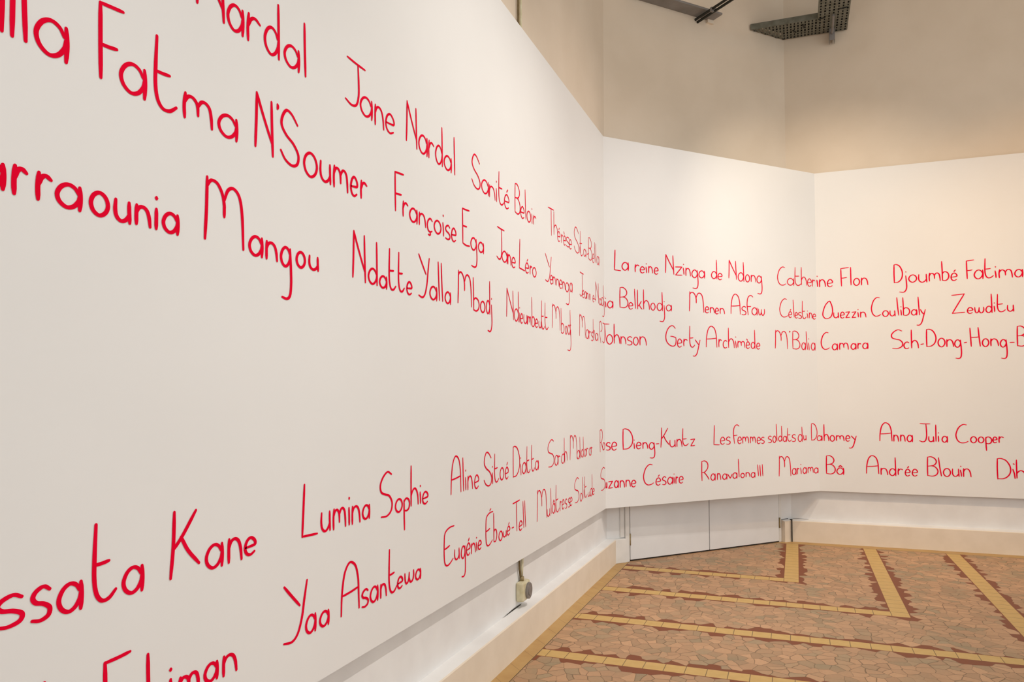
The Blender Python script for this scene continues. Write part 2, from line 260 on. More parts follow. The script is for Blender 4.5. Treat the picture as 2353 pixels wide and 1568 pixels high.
# handwriting glyphs: strokes in a unit box (x right, y up); a trailing string holds no points
def G(s):
    out = []
    for st in s.split(';'):
        v = [float(a) for a in st.replace(',', ' ').split()]
        out.append([(v[i], v[i+1]) for i in range(0, len(v), 2)])
    return out
def sc(strokes, y0, y1, x0=0.0, x1=1.0):
    return [[(x0+(x1-x0)*x, y0+(y1-y0)*y) for x, y in s] for s in strokes]
OVAL = '.9 .7,.74 .92,.46 1,.17 .84,0 .5,.1 .18,.4 0,.7 .1,.9 .36'
GL = {
 'a': OVAL+',.95 .6;.96 .98,1 .5,.97 .0',
 'o': '.5 1,.16 .84,0 .5,.14 .16,.5 0,.86 .18,1 .52,.84 .86,.5 1',
 'O': '.66 1,.3 .8,.08 .5,0 .22,.18 .04,.45 0,.8 .1,.97 .36,.94 .66,.8 .9,.66 1',
 'e': '.06 .46,.5 .49,.97 .56,.93 .8,.55 1,.18 .84,0 .45,.15 .12,.52 0,.92 .14',
 'n': '.06 1,.04 .5,.05 .0;.06 .6,.2 .88,.48 .98,.76 .84,.92 .5,1 .0',
 'm': '.04 1,.0 .5,.02 .0;.03 .66,.13 .9,.27 .95,.4 .85,.47 .66,.49 .3;.48 .66,.6 .92,.75 .97,.9 .82,.97 .45,1 .0',
 'r': '.12 1,.05 .5,.08 0;.1 .55,.3 .84,.62 .95,1 .84',
 'u': '.03 1,0 .5,.12 .16,.42 0,.74 .12,.95 .4;.94 1,.96 .5,1 0',
 'i': '.2 .62,.5 .3,.6 0;.3 1,.5 .965',
 'l': '0 1,.4 .5,1 0',
 'I': '0 1,.4 .5,1 0',
 's': '.94 .88,.62 1,.22 .9,.05 .72,.22 .56,.62 .48,.95 .32,.88 .1,.45 0,.03 .05',
 'z': '0 .94,.5 .97,1 1;1 1,.5 .5,.03 .02;.03 .02,.5 .03,1 .06',
 'v': '0 1,.3 .45,.55 0;.55 0,.8 .5,1 .97',
 'w': '0 1,.04 .4,.16 .05,.34 .12,.46 .5,.49 .95;.48 .5,.58 .1,.75 0,.92 .2,1 .55,.98 1',
 'c': '1 .86,.62 1,.2 .82,0 .46,.18 .1,.56 0,.96 .1',
 'S': '.92 .93,.6 1,.25 .9,.03 .73,.1 .57,.4 .5,.75 .44,.97 .28,.9 .1,.55 .0,.1 .01',
 '$': '.92 .82,.6 .97,.3 1,.08 .85,.04 .68,.3 .53,.7 .42,.98 .25,.92 .07,.62 0,.25 .06,0 .2',
 'N': '.06 1,.04 .5,0 .05;.06 1,.4 .68,.97 .2;.9 .97,.94 .5,1 0',
 'M': '.04 1,.03 .5,0 .02;.04 .86,.14 .97,.3 .95,.43 .8,.48 .62,.48 .6;.48 .72,.57 .9,.72 .96,.88 .85,.96 .55,1 0;.48 .68,.48 .45',
 'J': '.08 1,.5 .985,1 .985;.62 .98,.66 .6,.66 .3,.55 .07,.3 0,0 .06',
 'F': '.0 .96,.02 .5,.06 0;0 .96,.5 .98,1 1;.03 .43,.4 .44,.74 .46',
 'E': '0 .97,.03 .5,.05 .03;0 .97,.5 .98,.95 1;.04 .5,.3 .51,.6 .52;.05 .03,.5 .0,1 .02',
 '3': '1 1,.6 1,.25 .95,.05 .85,0 .6,0 .3,.08 .08,.3 0,.6 .03,.9 .12;.02 .46,.3 .48,.55 .51',
 'Y': '0 1,.35 .78,.68 .58;1 .98,.88 .65,.78 .35,.6 .1,.35 .0,.0 .03',
 'L': '.12 1,.06 .5,0 .02;0 .02,.5 .01,1 0',
 'A': '0 0,.03 .4,.15 .78,.35 .97,.55 1,.8 .88,.94 .6,.97 .3,1 0;.03 .38,.5 .4,.97 .44',
 'D': '.04 .98,.02 .5,.04 .0;.02 .98,.3 1,.68 .9,.95 .65,1 .4,.85 .18,.5 .03,.05 .01',
 'B': '.06 .98,.03 .5,.04 .02;.05 .98,.4 1,.75 .9,.88 .75,.76 .61,.5 .54,.1 .51;.4 .53,.75 .48,1 .3,.92 .1,.55 .0,.05 .02',
 'C': '.9 .98,.6 1,.25 .84,.05 .58,0 .36,.14 .12,.42 .0,.75 .01,1 .08',
 'G': '.93 .88,.7 1,.4 .95,.12 .74,0 .45,.1 .2,.4 .04,.7 0,.92 .06,1 .25,.98 .42;.46 .48,.7 .47,.98 .42',
 'K': '.1 1,.08 .5,0 0;.86 .97,.4 .62,.07 .42;.34 .6,.6 .36,1 .12',
 'T': '0 .96,.5 .98,1 1;.52 .98,.54 .5,.58 0',
 'H': '0 .98,.05 .5,.1 0;.82 1,.9 .5,1 0;.05 .48,.5 .48,.9 .5',
 'R': '.04 .98,.02 .5,.04 0;.02 .96,.4 1,.78 .9,.88 .74,.78 .58,.45 .44,.06 .4;.3 .42,.6 .3,.85 .16,1 .05',
 'P': '.1 .98,.05 .5,.5 0;.2 .94,.5 1,.85 .88,1 .72,.85 .58,.4 .52',
 'Z': '0 .95,.5 .97,1 1;.99 1,.5 .5,.03 .01;.03 .01,.5 .03,1 .05',
 '-': '0 0,.5 .5,1 1',
 "'": '.6 1,1 .55,.5 0',
 '(': '.8 1,1 .5,0 0',
}
def glyph(ch, h=None):
    if ch in GL: return G(GL[ch])
    if ch == 'd':
        h = h or .44; return sc(G(OVAL+',.95 .6'), 0, h)+G('.93 1,.97 .5,1 0')
    if ch == 't':
        h = h or .45; return G('.07 1,.03 .6,.03 .3,.14 .1,.38 0,.7 .01,1 .1;.05 %g,.35 %g,.68 %g' % (h, h+.005, h+.02))
    if ch == 'h':
        h = h or .46; return G('.04 1,.04 .5,.06 0')+sc(G('.05 .55,.24 .87,.52 1,.78 .84,.94 .5,1 0'), 0, h)
    if ch == 'b':
        h = h or .46; return G('.0 1,.05 .5,.07 .02')+sc(G('.06 .75,.25 .95,.5 1,.85 .86,1 .52,.86 .18,.5 0,.07 .05'), 0, h)
    if ch == 'k':
        h = h or .45; return G('.05 1,.05 .5,.08 0')+sc(G('.85 1,.5 .6,.12 .33;.4 .52,.7 .2,1 0'), 0, h)
    if ch == 'g':
        h = h or .42; return sc(G(OVAL+',.93 .6'), 1-h, 1, 0, .93)+G('.88 .98,.97 .6,1 .3,.9 .08,.6 0,.12 .02')
    if ch == 'y':
        h = h or .4; return G('%g 1,.62 .82,.82 .7;1 .99,.8 .6,.6 .22,.4 .05,.2 0,0 .02' % h)
    if ch == 'p':
        h = h or .52; return G('.05 .95,.08 .5,.14 0')+sc(G('.05 .72,.25 .95,.5 1,.86 .84,1 .5,.86 .14,.5 0,.08 .06'), 1-h, 1)
    if ch == 'j':
        h = h or .8; return G('.9 1,.95 .985;.9 %g,.97 .5,1 .25,.85 .08,.55 0,0 .02' % h)
    if ch == 'f':
        h = h or .42; return G('1 .93,.72 1,.4 .97,.12 .82,.03 .55,.08 .3,.2 0;.06 %g,.35 %g,.66 %g' % (h, h+.01, h+.02))
    if ch in 'éèâ':
        h = h or .72
        b = G(GL['a' if ch == 'â' else 'e'])
        ac = {'é': '.5 .86,.75 1', 'è': '.15 1,.4 .84', 'â': '.25 .8,.52 1;.52 1,.8 .8'}[ch]
        return sc(b, 0, h)+G(ac)
    if ch == 'É': return sc(G(GL['3']), 0, .9)+G('.55 .96,.7 1')
    if ch == 'ç': return sc(G(GL['c']), .2, 1)+G('.6 .2,.62 .06,.45 0,.2 .02')
    raise KeyError(ch)
def catmull(p, n=5):
    if len(p) < 3: 
        return [(p[0][0]+(p[-1][0]-p[0][0])*i/n, p[0][1]+(p[-1][1]-p[0][1])*i/n) for i in range(n+1)]
    closed = abs(p[0][0]-p[-1][0])+abs(p[0][1]-p[-1][1]) < 1e-6
    q = [p[-2] if closed else (2*p[0][0]-p[1][0], 2*p[0][1]-p[1][1])]+list(p)+[p[1] if closed else (2*p[-1][0]-p[-2][0], 2*p[-1][1]-p[-2][1])]
    o = []
    for i in range(1, len(q)-2):
        a, b, c, d = q[i-1], q[i], q[i+1], q[i+2]
        for k in range(n):
            t = k/n
            o.append(tuple(.5*(2*b[j]+(c[j]-a[j])*t+(2*a[j]-5*b[j]+4*c[j]-d[j])*t*t+(3*b[j]-a[j]-3*c[j]+d[j])*t**3) for j in (0, 1)))
    o.append(tuple(p[-1]))
    return o

# ------------------------------------------------------------------ materials
def mat(name):
    m = bpy.data.materials.new(name); m.use_nodes = True
    return m, m.node_tree.nodes, m.node_tree.links, m.node_tree.nodes['Principled BSDF']
def noise(N, L, scale, detail=4, rough=.5, src=None, stretch=None):
    tc = N.new('ShaderNodeTexCoord'); n = N.new('ShaderNodeTexNoise')
    n.inputs['Scale'].default_value = scale; n.inputs['Detail'].default_value = detail; n.inputs['Roughness'].default_value = rough
    if stretch:
        mp = N.new('ShaderNodeMapping'); mp.inputs['Scale'].default_value = stretch
        L.new(tc.outputs['Object'], mp.inputs[0]); L.new(mp.outputs[0], n.inputs['Vector'])
    else: L.new(tc.outputs['Object'], n.inputs['Vector'])
    return n.outputs['Fac']
def ramp(N, L, fac, stops):
    r = N.new('ShaderNodeValToRGB'); L.new(fac, r.inputs[0]); e = r.color_ramp.elements
    while len(e) > len(stops): e.remove(e[-1])
    while len(e) < len(stops): e.new(1)
    for el, (p, c) in zip(e, stops): el.position = p; el.color = (*c, 1)
    return r.outputs[0]
def bump(N, L, b, h, strength, dist=.01):
    n = N.new('ShaderNodeBump'); n.inputs['Strength'].default_value = strength; n.inputs['Distance'].default_value = dist
    L.new(h, n.inputs['Height']); L.new(n.outputs[0], b.inputs['Normal'])
def paint(name, c0, c1, scale=3, rough=.6, bs=.08, bscale=60):
    m, N, L, b = mat(name)
    L.new(ramp(N, L, noise(N, L, scale, 5), [(.35, c0), (.65, c1)]), b.inputs['Base Color'])
    b.inputs['Roughness'].default_value = rough
    b.inputs['Specular IOR Level'].default_value = .3
    if bs: bump(N, L, b, noise(N, L, bscale, 3), bs, .004)
    return m
M_PANEL = paint('panel_white_paint', (.83, .822, .81), (.85, .842, .83), 1.2, .55, .05, 40)
M_EDGE = paint('panel_cut_edge', (.60, .56, .50), (.66, .62, .56), 20, .7)
M_PLASTER = paint('old_beige_plaster', (.75, .635, .505), (.79, .675, .545), 2.2, .8, .25, 14)
M_LOWER = paint('old_white_plaster', (.78, .765, .755), (.84, .83, .82), 4, .7, .2, 18)
M_SKIRT = paint('cream_skirting_paint', (.78, .675, .55), (.83, .725, .60), 6, .6, .12, 25)
M_DOOR = paint('door_grey_white_paint', (.79, .785, .785), (.84, .835, .835), 3, .5, .06, 20)
M_TRIM = paint('door_frame_paint', (.76, .74, .71), (.82, .80, .77), 8, .5, .05)
M_DARK = paint('dark_gap', (.03, .026, .02), (.05, .042, .033), 10, .9, 0)
M_RED = paint('red_lettering_paint', (.80, .0, .026), (.86, .001, .034), 9, .75, 0)
M_RED.node_tree.nodes['Principled BSDF'].inputs['Specular IOR Level'].default_value = .04
M_CREAM = paint('aged_cream_plastic', (.60, .53, .33), (.70, .64, .46), 25, .45, .03)
M_GREY = paint('grey_plastic', (.20, .18, .17), (.26, .235, .22), 30, .5, 0)
M_CABLE = paint('brown_cable', (.13, .085, .03), (.19, .13, .055), 30, .6, 0)
M_STEEL = paint('grey_galvanised_sheet', (.13, .13, .10), (.19, .19, .155), 14, .5, .04)
M_DUCT = paint('dull_grey_metal', (.20, .185, .175), (.27, .25, .24), 5, .5, .03)
M_BLACK = paint('black_metal', (.012, .012, .008), (.02, .02, .014), 9, .35, 0)
M_BRASS = paint('tarnished_hinge', (.22, .16, .07), (.32, .24, .12), 40, .5, 0)
M_CEIL = paint('ceiling_paint', (.55, .51, .46), (.60, .56, .51), 2, .8)

def floor_material():
    m, N, L, b = mat('mosaic_floor')
    def link(a, sock):
        if isinstance(a, (int, float)): sock.default_value = a
        else: L.new(a, sock)
    def op(o, a, c=0.0, clamp=False):
        n = N.new('ShaderNodeMath'); n.operation = o; n.use_clamp = clamp
        link(a, n.inputs[0]); link(c, n.inputs[1]); return n.outputs[0]
    def mix(f, a, c):
        n = N.new('ShaderNodeMix'); n.data_type = 'RGBA'; link(f, n.inputs[0])
        for v, s in ((a, n.inputs[6]), (c, n.inputs[7])):
            if isinstance(v, tuple): s.default_value = (*v, 1)
            else: L.new(v, s)
        return n.outputs[2]
    def sep(v):
        n = N.new('ShaderNodeSeparateXYZ'); L.new(v, n.inputs[0]); return n.outputs[0], n.outputs[1]
    tc = N.new('ShaderNodeTexCoord'); P = tc.outputs['Object']
    W = .118; T = .1193
    LK = [(-.008, 6.873), (.737, 6.072), (1.489, 5.249), (2.235, 4.424), (2.98, 3.60), (3.73, 2.78)]
    def strip_dist(x, y, joints):
        d = None; j = 0.0
        for xk, yk in LK:
            ax = op('SUBTRACT', x, xk); ay = op('SUBTRACT', yk, y)
            mk = op('MAXIMUM', ax, ay)
            sd = op('MAXIMUM', mk, op('SUBTRACT', -W, mk))
            d = sd if d is None else op('MINIMUM', d, sd)
            if joints:
                hor = op('GREATER_THAN', ay, ax)
                t = op('ADD', op('MULTIPLY', ax, hor), op('MULTIPLY', ay, op('SUBTRACT', 1.0, hor)))
                fr = op('ABSOLUTE', op('SUBTRACT', op('FRACT', op('ADD', op('DIVIDE', t, T), .5)), .5))
                on = op('MULTIPLY', op('LESS_THAN', fr, .0022/T), op('LESS_THAN', sd, 0.0))
                j = op('MAXIMUM', j, on)
        return d, j
    x, y = sep(P)
    d, joint = strip_dist(x, y, True)
    dl = op('SUBTRACT', x, -1.525); dr = op('SUBTRACT', 8.61, y)
    bd = op('MINIMUM', dl, dr)
    # crazy-paving stones
    nz = N.new('ShaderNodeTexNoise'); nz.inputs['Scale'].default_value = 7; nz.inputs['Detail'].default_value = 1
    L.new(P, nz.inputs['Vector'])
    off = N.new('ShaderNodeVectorMath'); off.operation = 'MULTIPLY_ADD'
    L.new(nz.outputs['Color'], off.inputs[0]); off.inputs[1].default_value = (.05, .05, 0); L.new(P, off.inputs[2])
    v1 = N.new('ShaderNodeTexVoronoi'); v1.voronoi_dimensions = '2D'; v1.inputs['Scale'].default_value = 13.5; v1.inputs['Randomness'].default_value = 1
    v2 = N.new('ShaderNodeTexVoronoi'); v2.voronoi_dimensions = '2D'; v2.feature = 'DISTANCE_TO_EDGE'; v2.inputs['Scale'].default_value = 13.5; v2.inputs['Randomness'].default_value = 1
    L.new(off.outputs[0], v1.inputs['Vector']); L.new(off.outputs[0], v2.inputs['Vector'])
    cx, cy = sep(v1.outputs['Position'])
    cx = op('SUBTRACT', cx, .025); cy = op('SUBTRACT', cy, .025)
    dc, _ = strip_dist(cx, cy, False)
    sr = N.new('ShaderNodeSeparateColor'); L.new(v1.outputs['Color'], sr.inputs[0])
    big = N.new('ShaderNodeTexNoise'); big.inputs['Scale'].default_value = 2.6; big.inputs['Detail'].default_value = 2; L.new(P, big.inputs['Vector'])
    sel = op('ADD', op('MULTIPLY', sr.outputs[0], .62), op('MULTIPLY', op('SUBTRACT', big.outputs['Fac'], .5), 1.1))
    stone = ramp(N, L, sel, [(.0, STONE[0]), (.28, STONE[1]), (.48, STONE[2]), (.72, STONE[3])])
    fine = N.new('ShaderNodeTexNoise'); fine.inputs['Scale'].default_value = 60; fine.inputs['Detail'].default_value = 3; L.new(P, fine.inputs['Vector'])
    hs = N.new('ShaderNodeHueSaturation'); L.new(stone, hs.inputs['Color'])
    L.new(op('ADD', .82, op('ADD', op('MULTIPLY', sr.outputs[1], .18), op('MULTIPLY', fine.outputs['Fac'], .18))), hs.inputs['Value'])
    grout = op('LESS_THAN', v2.outputs['Distance'], op('ADD', .006, op('MULTIPLY', sr.outputs[2], .045)))
    c = mix(op('MULTIPLY', grout, .75), hs.outputs[0], GROUT)
    red = op('MAXIMUM', op('LESS_THAN', dc, .043), op('LESS_THAN', d, .008))
    c = mix(red, c, REDB)
    tilec = ramp(N, L, noise(N, L, 18, 3), [(.3, TILE[0]), (.7, TILE[1])])
    c = mix(op('LESS_THAN', d, 0.0), c, tilec)
    c = mix(op('MULTIPLY', joint, .85), c, GROUT)
    # tile border along the two walls
    fb = op('ABSOLUTE', op('SUBTRACT', op('FRACT', op('ADD', op('DIVIDE', op('ADD', x, y), .238), .5)), .5))
    bj = op('LESS_THAN', fb, .008)
    bc = mix(op('MULTIPLY', bj, .6), ramp(N, L, noise(N, L, 8, 3), [(.3, BORD[0]), (.7, BORD[1])]), GROUT)
    c = mix(op('LESS_THAN', bd, .006), c, GROUT)
    c = mix(op('LESS_THAN', bd, 0.0), c, bc)
    L.new(c, b.inputs['Base Color'])
    b.inputs['Roughness'].default_value = .5; b.inputs['Specular IOR Level'].default_value = .25
    h = op('SUBTRACT', 1.0, op('MAXIMUM', op('MULTIPLY', grout, op('GREATER_THAN', d, 0.0)), joint))
    bump(N, L, b, h, .25, .004)
    return m
STONE = [(.54, .32, .18), (.48, .285, .16), (.42, .27, .155), (.35, .26, .155)]
GROUT = (.13, .08, .038); REDB = (.22, .060, .020)
TILE = [(.58, .375, .13), (.63, .42, .155)]; BORD = [(.48, .29, .11), (.54, .345, .14)]
M_FLOOR = floor_material()

# ------------------------------------------------------------------ mesh helpers
class MB:
    def __init__(s): s.v = []; s.f = []; s.mi = []
    def quad(s, pts, mi=0):
        k = len(s.v); s.v += [tuple(p) for p in pts]; s.f.append(tuple(range(k, k+len(pts)))); s.mi.append(mi)
    def prism(s, poly, z0, z1, mi=0, top=True, bottom=True):
        """vertical prism over a counter-clockwise plan polygon"""
        k = len(s.v); n = len(poly)
        s.v += [(x, y, z0) for x, y in poly]+[(x, y, z1) for x, y in poly]
        for i in range(n):
            j = (i+1) % n; s.f.append((k+i, k+j, k+n+j, k+n+i)); s.mi.append(mi)
        if top: s.f.append(tuple(k+n+i for i in range(n))); s.mi.append(mi)
        if bottom: s.f.append(tuple(k+i for i in reversed(range(n)))); s.mi.append(mi)
    def obox(s, o, ex, ey, a0, a1, b0, b1, z0, z1, mi=0):
        """box in a plan frame: origin o, unit axes ex, ey (right-handed)"""
        s.prism([(o[0]+ex[0]*a+ey[0]*b, o[1]+ex[1]*a+ey[1]*b) for a, b in ((a0, b0), (a1, b0), (a1, b1), (a0, b1))], z0, z1, mi)
    def tube(s, path, r, n=12, mi=0, cap=True):
        k = len(s.v); path = [Vector(p) for p in path]; m = len(path); up = None
        for i, p in enumerate(path):
            t = (path[min(i+1, m-1)]-path[max(i-1, 0)]).normalized()
            if up is None: up = t.orthogonal().normalized()
            up = (up-t*up.dot(t)).normalized(); q = t.cross(up)
            for j in range(n):
                a = 2*math.pi*j/n; s.v.append(tuple(p+up*(r*math.cos(a))+q*(r*math.sin(a))))
        for i in range(m-1):
            for j in range(n):
                jj = (j+1) % n; s.f.append((k+i*n+j, k+i*n+jj, k+(i+1)*n+jj, k+(i+1)*n+j)); s.mi.append(mi)
        if cap:
            s.f.append(tuple(k+j for j in reversed(range(n)))); s.mi.append(mi)
            s.f.append(tuple(k+(m-1)*n+j for j in range(n))); s.mi.append(mi)
    def build(s, name, mats, parent=None, smooth=False, bevel=0, solid=0):
        if not isinstance(mats, (list, tuple)): mats = [mats]
        base = Vector((0, 0, 0))
        if parent is not None:
            p = parent
            while p is not None: base += Vector(p.location); p = p.parent
        me = bpy.data.meshes.new(name); me.from_pydata([tuple(Vector(v)-base) for v in s.v], [], s.f)
        for m in mats: me.materials.append(m)
        for p, mi in zip(me.polygons, s.mi): p.material_index = mi; p.use_smooth = smooth
        me.update()
        o = bpy.data.objects.new(name, me); COL.objects.link(o)
        if parent is not None: o.parent = parent
        if solid:
            d = o.modifiers.new('thickness', 'SOLIDIFY'); d.thickness = solid; d.offset = 0
        if bevel:
            d = o.modifiers.new('bevel', 'BEVEL'); d.width = bevel; d.segments = 2; d.limit_method = 'ANGLE'
        return o
def tag(o, label=None, cat=None, group=None, kind=None):
    for k, v in (('label', label), ('category', cat), ('group', group), ('kind', kind)):
        if v: o[k] = v
    return o
def empty(name, loc):
    o = bpy.data.objects.new(name, None); COL.objects.link(o); o.location = loc; o.empty_display_size = .1
    return o

# ------------------------------------------------------------------ the setting
XW, YW = -1.70, 8.825                       # old left and right wall faces
D0 = Vector((-1.533, 7.201)); D1 = Vector((-.214, 8.672)); DE = (D1-D0).normalized(); DN = Vector((DE.y, -DE.x))   # door line, DN points into the room
def mid(t, n=0.0): p = D0+DE*t+DN*n; return (p.x, p.y)
tA = (XW-D0.x)/DE.x; tB = (YW-D0.y)/DE.y   # ends of the old diagonal wall
PA, PB = mid(tA), mid(tB)
ZC = 6.6; ZS = 2.2; YN = -4.0; XF = 7.5    # ceiling, colour change (behind the panels), room extents
PZ0, PZ1 = .5556, 4.0047                   # lettered panels: bottom and top
A = Vector((-1.64976, 6.77544)); B = Vector((.21473, 8.77107)); LM = (B-A).length; ME = (B-A)/LM; MN = Vector((ME.y, -ME.x))

mb = MB(); mb.prism([(XW, YN), (XF, YN), (XF, YW), PB, PA], -.1, 0); tag(mb.build('floor', M_FLOOR), kind='structure')
mb = MB(); mb.prism([(XW-.2, YN), (XF, YN), (XF, YW+.2), (PB[0], YW+.2), (XW-.2, PA[1])], ZC, ZC+.1); tag(mb.build('ceiling', M_CEIL), kind='structure')
def oldwall(name, p, q, th=.2):
    """two-tone wall whose room face runs from p to q (room on the right-hand side)"""
    e = (Vector(q)-Vector(p)); l = e.length; e.normalize(); n = Vector((-e.y, e.x))
    m = MB()
    m.obox(p, e, n, 0, l, 0, th, 0, ZS, 0); m.obox(p, e, n, 0, l, 0, th, ZS, ZC, 1)
    return tag(m.build(name, [M_LOWER, M_PLASTER]), kind='structure')
oldwall('wall_left_rear', (XW, YN), (XW, PA[1]))
oldwall('wall_diagonal_rear', PA, PB)
oldwall('wall_right_rear', PB, (XF, YW))
# hung white panels that carry the lettering (15 mm boards, open gap behind)
TH = .015
def board(name, poly): 
    m = MB(); m.prism(poly, PZ0, PZ1); return tag(m.build(name, M_PANEL), kind='structure')
g = math.tan(math.atan2(ME.x, ME.y)/2)*TH
board('wall_left', [(A.x, YN), (A.x, A.y), (A.x-TH, A.y+g), (A.x-TH, YN)])
hb = math.tan((math.pi/2-math.atan2(ME.x, ME.y))/2)*TH
board('wall_diagonal', [(A.x, A.y), (B.x, B.y), (B.x-hb, B.y+TH), (A.x-TH, A.y+g)])
board('wall_right', [(B.x, B.y), (XF, B.y), (XF, B.y+TH), (B.x-hb, B.y+TH)])

# skirting: profile with a sloping top ledge
def skirting(name, p, q, depth, h=.225, back=.012):
    e = (Vector(q)-Vector(p)); l = e.length; e.normalize(); n = Vector((e.y, -e.x))   # n into the room
    prof = [(0, 0), (depth, 0), (depth, h-.006), (depth-.006, h), (0, h+back)]
    m = MB(); k = len(prof)
    for a in (0, l):
        for dn, z in prof: m.v.append((p[0]+e.x*a+n.x*dn, p[1]+e.y*a+n.y*dn, z))
    for i in range(k):
        j = (i+1) % k; m.f.append((i, j, k+j, k+i)); m.mi.append(1 if i == 3 else 0)
    m.f.append(tuple(range(k))); m.mi.append(0); m.f.append(tuple(k+i for i in reversed(range(k)))); m.mi.append(0)
    return tag(m.build(name, [M_SKIRT, M_LOWER]), kind='structure')
bl = skirting('baseboard_left', (XW, YN), (XW, 7.085), .08)
bd = skirting('baseboard_diagonal', mid(2.025), mid(2.128), .055)
br = skirting('baseboard_right', (-.064, YW), (XF, YW), .08)
m = MB(); m.obox(D0, DE, Vector((-DE.y, DE.x)), tA, -.057, -.045, 0, 0, .226); tag(m.build('trim_3', M_TRIM, bevel=.004), kind='structure')
# dark cracks between the skirtings and the plaster
m = MB(); m.prism([(-.0695, 8.72), (-.0645, 8.745), (-.0645, YW), (-.09, 8.82)], .0, .232); m.build('gap', M_DARK, br)
m = MB(); m.obox(D0, DE, Vector((-DE.y, DE.x)), 2.025, 2.13, -.004, 0, .236, .241); m.build('gap', M_DARK, bd)
m = MB(); m.prism([(-.06, YW-.004), (.10, YW-.002), (.10, YW), (-.06, YW)], .236, .2385); m.build('gap', M_DARK, br)
m = MB()
m.quad([(XW+.003, 4.30, .2375), (XW+.006, 4.62, .2365), (XW+.006, 4.64, .243), (XW+.003, 4.50, .246), (XW+.003, 4.38, .241)]); m.build('gap', M_DARK, bl)

# double door in the diagonal wall, mostly hidden by the panel
door = empty('door_1', (*mid(.99), 0)); tag(door, kind='structure')
for a0, a1 in ((.006, .990), (1.000, 1.972)):
    m = MB(); m.obox(D0, DE, Vector((-DE.y, DE.x)), a0, a1, -.022, .0, .014, 2.15)
    lf = m.build('door_leaf', M_DOOR, door, bevel=.003)
m = MB(); m.obox(D0, DE, Vector((-DE.y, DE.x)), -.004, 1.984, -.006, .0, .0, 2.16); m.build('door_gap', M_DARK, door)
for t, zz in ((-.002, .21), (1.977, .21)):
    m = MB(); p = mid(t, .027); m.tube([(p[0], p[1], zz-.055), (p[0], p[1], zz+.055)], .008, 10); m.build('hinge', M_BRASS, door, smooth=True)
m = MB(); m.obox(D0, DE, Vector((-DE.y, DE.x)), -.105, -.058, -.016, 0, .235, 2.25); m.obox(D0, DE, Vector((-DE.y, DE.x)), -.054, -.008, -.03, 0, 0, 2.25)
tag(m.build('trim_1', M_TRIM, bevel=.003), kind='structure')
m = MB(); m.obox(D0, DE, Vector((-DE.y, DE.x)), 1.984, 2.02, -.012, 0, 0, 2.25)
tag(m.build('trim_2', M_TRIM, bevel=.003), kind='structure')

# ------------------------------------------------------------------ lettering
def wall_point(s, z, off):
    """unrolled coordinate s along the three panels (0 at the first corner) -> point on the painted face"""
    if s < 0: return (A.x+off, A.y+s, z)
    if s <= LM: return (A.x+ME.x*s+MN.x*off, A.y+ME.y*s+MN.y*off, z)
    return (B.x+s-LM, B.y-off, z)
def stroke(m, pts, w):
    """painted stroke: ribbon with rounded, slightly thinner ends"""
    P = [pts[0]]
    for p in pts[1:]:
        if math.hypot(p[0]-P[-1][0], p[1]-P[-1][1]) > 1e-4: P.append(p)
    if len(P) < 2: P.append((P[0][0], P[0][1]-.002))
    closed = len(P) > 4 and math.hypot(P[0][0]-P[-1][0], P[0][1]-P[-1][1]) < 1e-3
    n = len(P); L = []; Rr = []; T = []
    for i in range(n):
        a = P[i-1] if i else (P[-2] if closed else P[0]); c = P[i+1] if i < n-1 else (P[1] if closed else P[-1])
        dx, dz = c[0]-a[0], c[1]-a[1]; l = math.hypot(dx, dz) or 1; dx /= l; dz /= l
        e = 1 if closed else min(1, .74+.26*min(i, n-1-i)/max(1, n*.16))
        h = w*.5*(.80+.30*abs(dz))*e
        L.append((P[i][0]-dz*h, P[i][1]+dx*h)); Rr.append((P[i][0]+dz*h, P[i][1]-dx*h)); T.append((dx, dz, h))
    ring = []
    off = .0015+len(m.f)*1e-7
    idx = lambda p: (m.v.append(wall_point(p[0], p[1], off)), len(m.v)-1)[1]
    li = [idx(p) for p in L]; ri = [idx(p) for p in Rr]
    for i in range(n-1): m.f.append((ri[i], ri[i+1], li[i+1], li[i])); m.mi.append(0)
    if not closed:
        for i, sg in ((0, -1), (n-1, 1)):
            dx, dz, h = T[i]; arc = []
            for k in range(1, 6):
                th = math.pi*k/6; arc.append(idx((P[i][0]+sg*dx*h*math.sin(th)-(-dz*h*math.cos(th))*-1, P[i][1]+sg*dz*h*math.sin(th)+dx*h*math.cos(th))))
            f = [li[i]]+arc+[ri[i]]
            m.f.append(tuple(f) if sg < 0 else tuple(f)[::-1]); m.mi.append(0)
for label, w, letters in NAMES:
    s0 = min(e[1] for e in letters); z0 = min(e[3] for e in letters)
    sm = (s0+max(e[2] for e in letters))/2
    root = empty('painted_name', wall_point(sm, z0, 0))
    tag(root, label, 'lettering', 'red handwritten names on the white panels')
    for e in letters:
        ch, a, b, c, d = e[:5]; m = MB()
        for st in glyph(ch, e[5] if len(e) > 5 else None):
            stroke(m, [(a+(b-a)*x, c+(d-c)*y) for x, y in catmull(st, 6)], w)
        m.build('letter', M_RED, root)

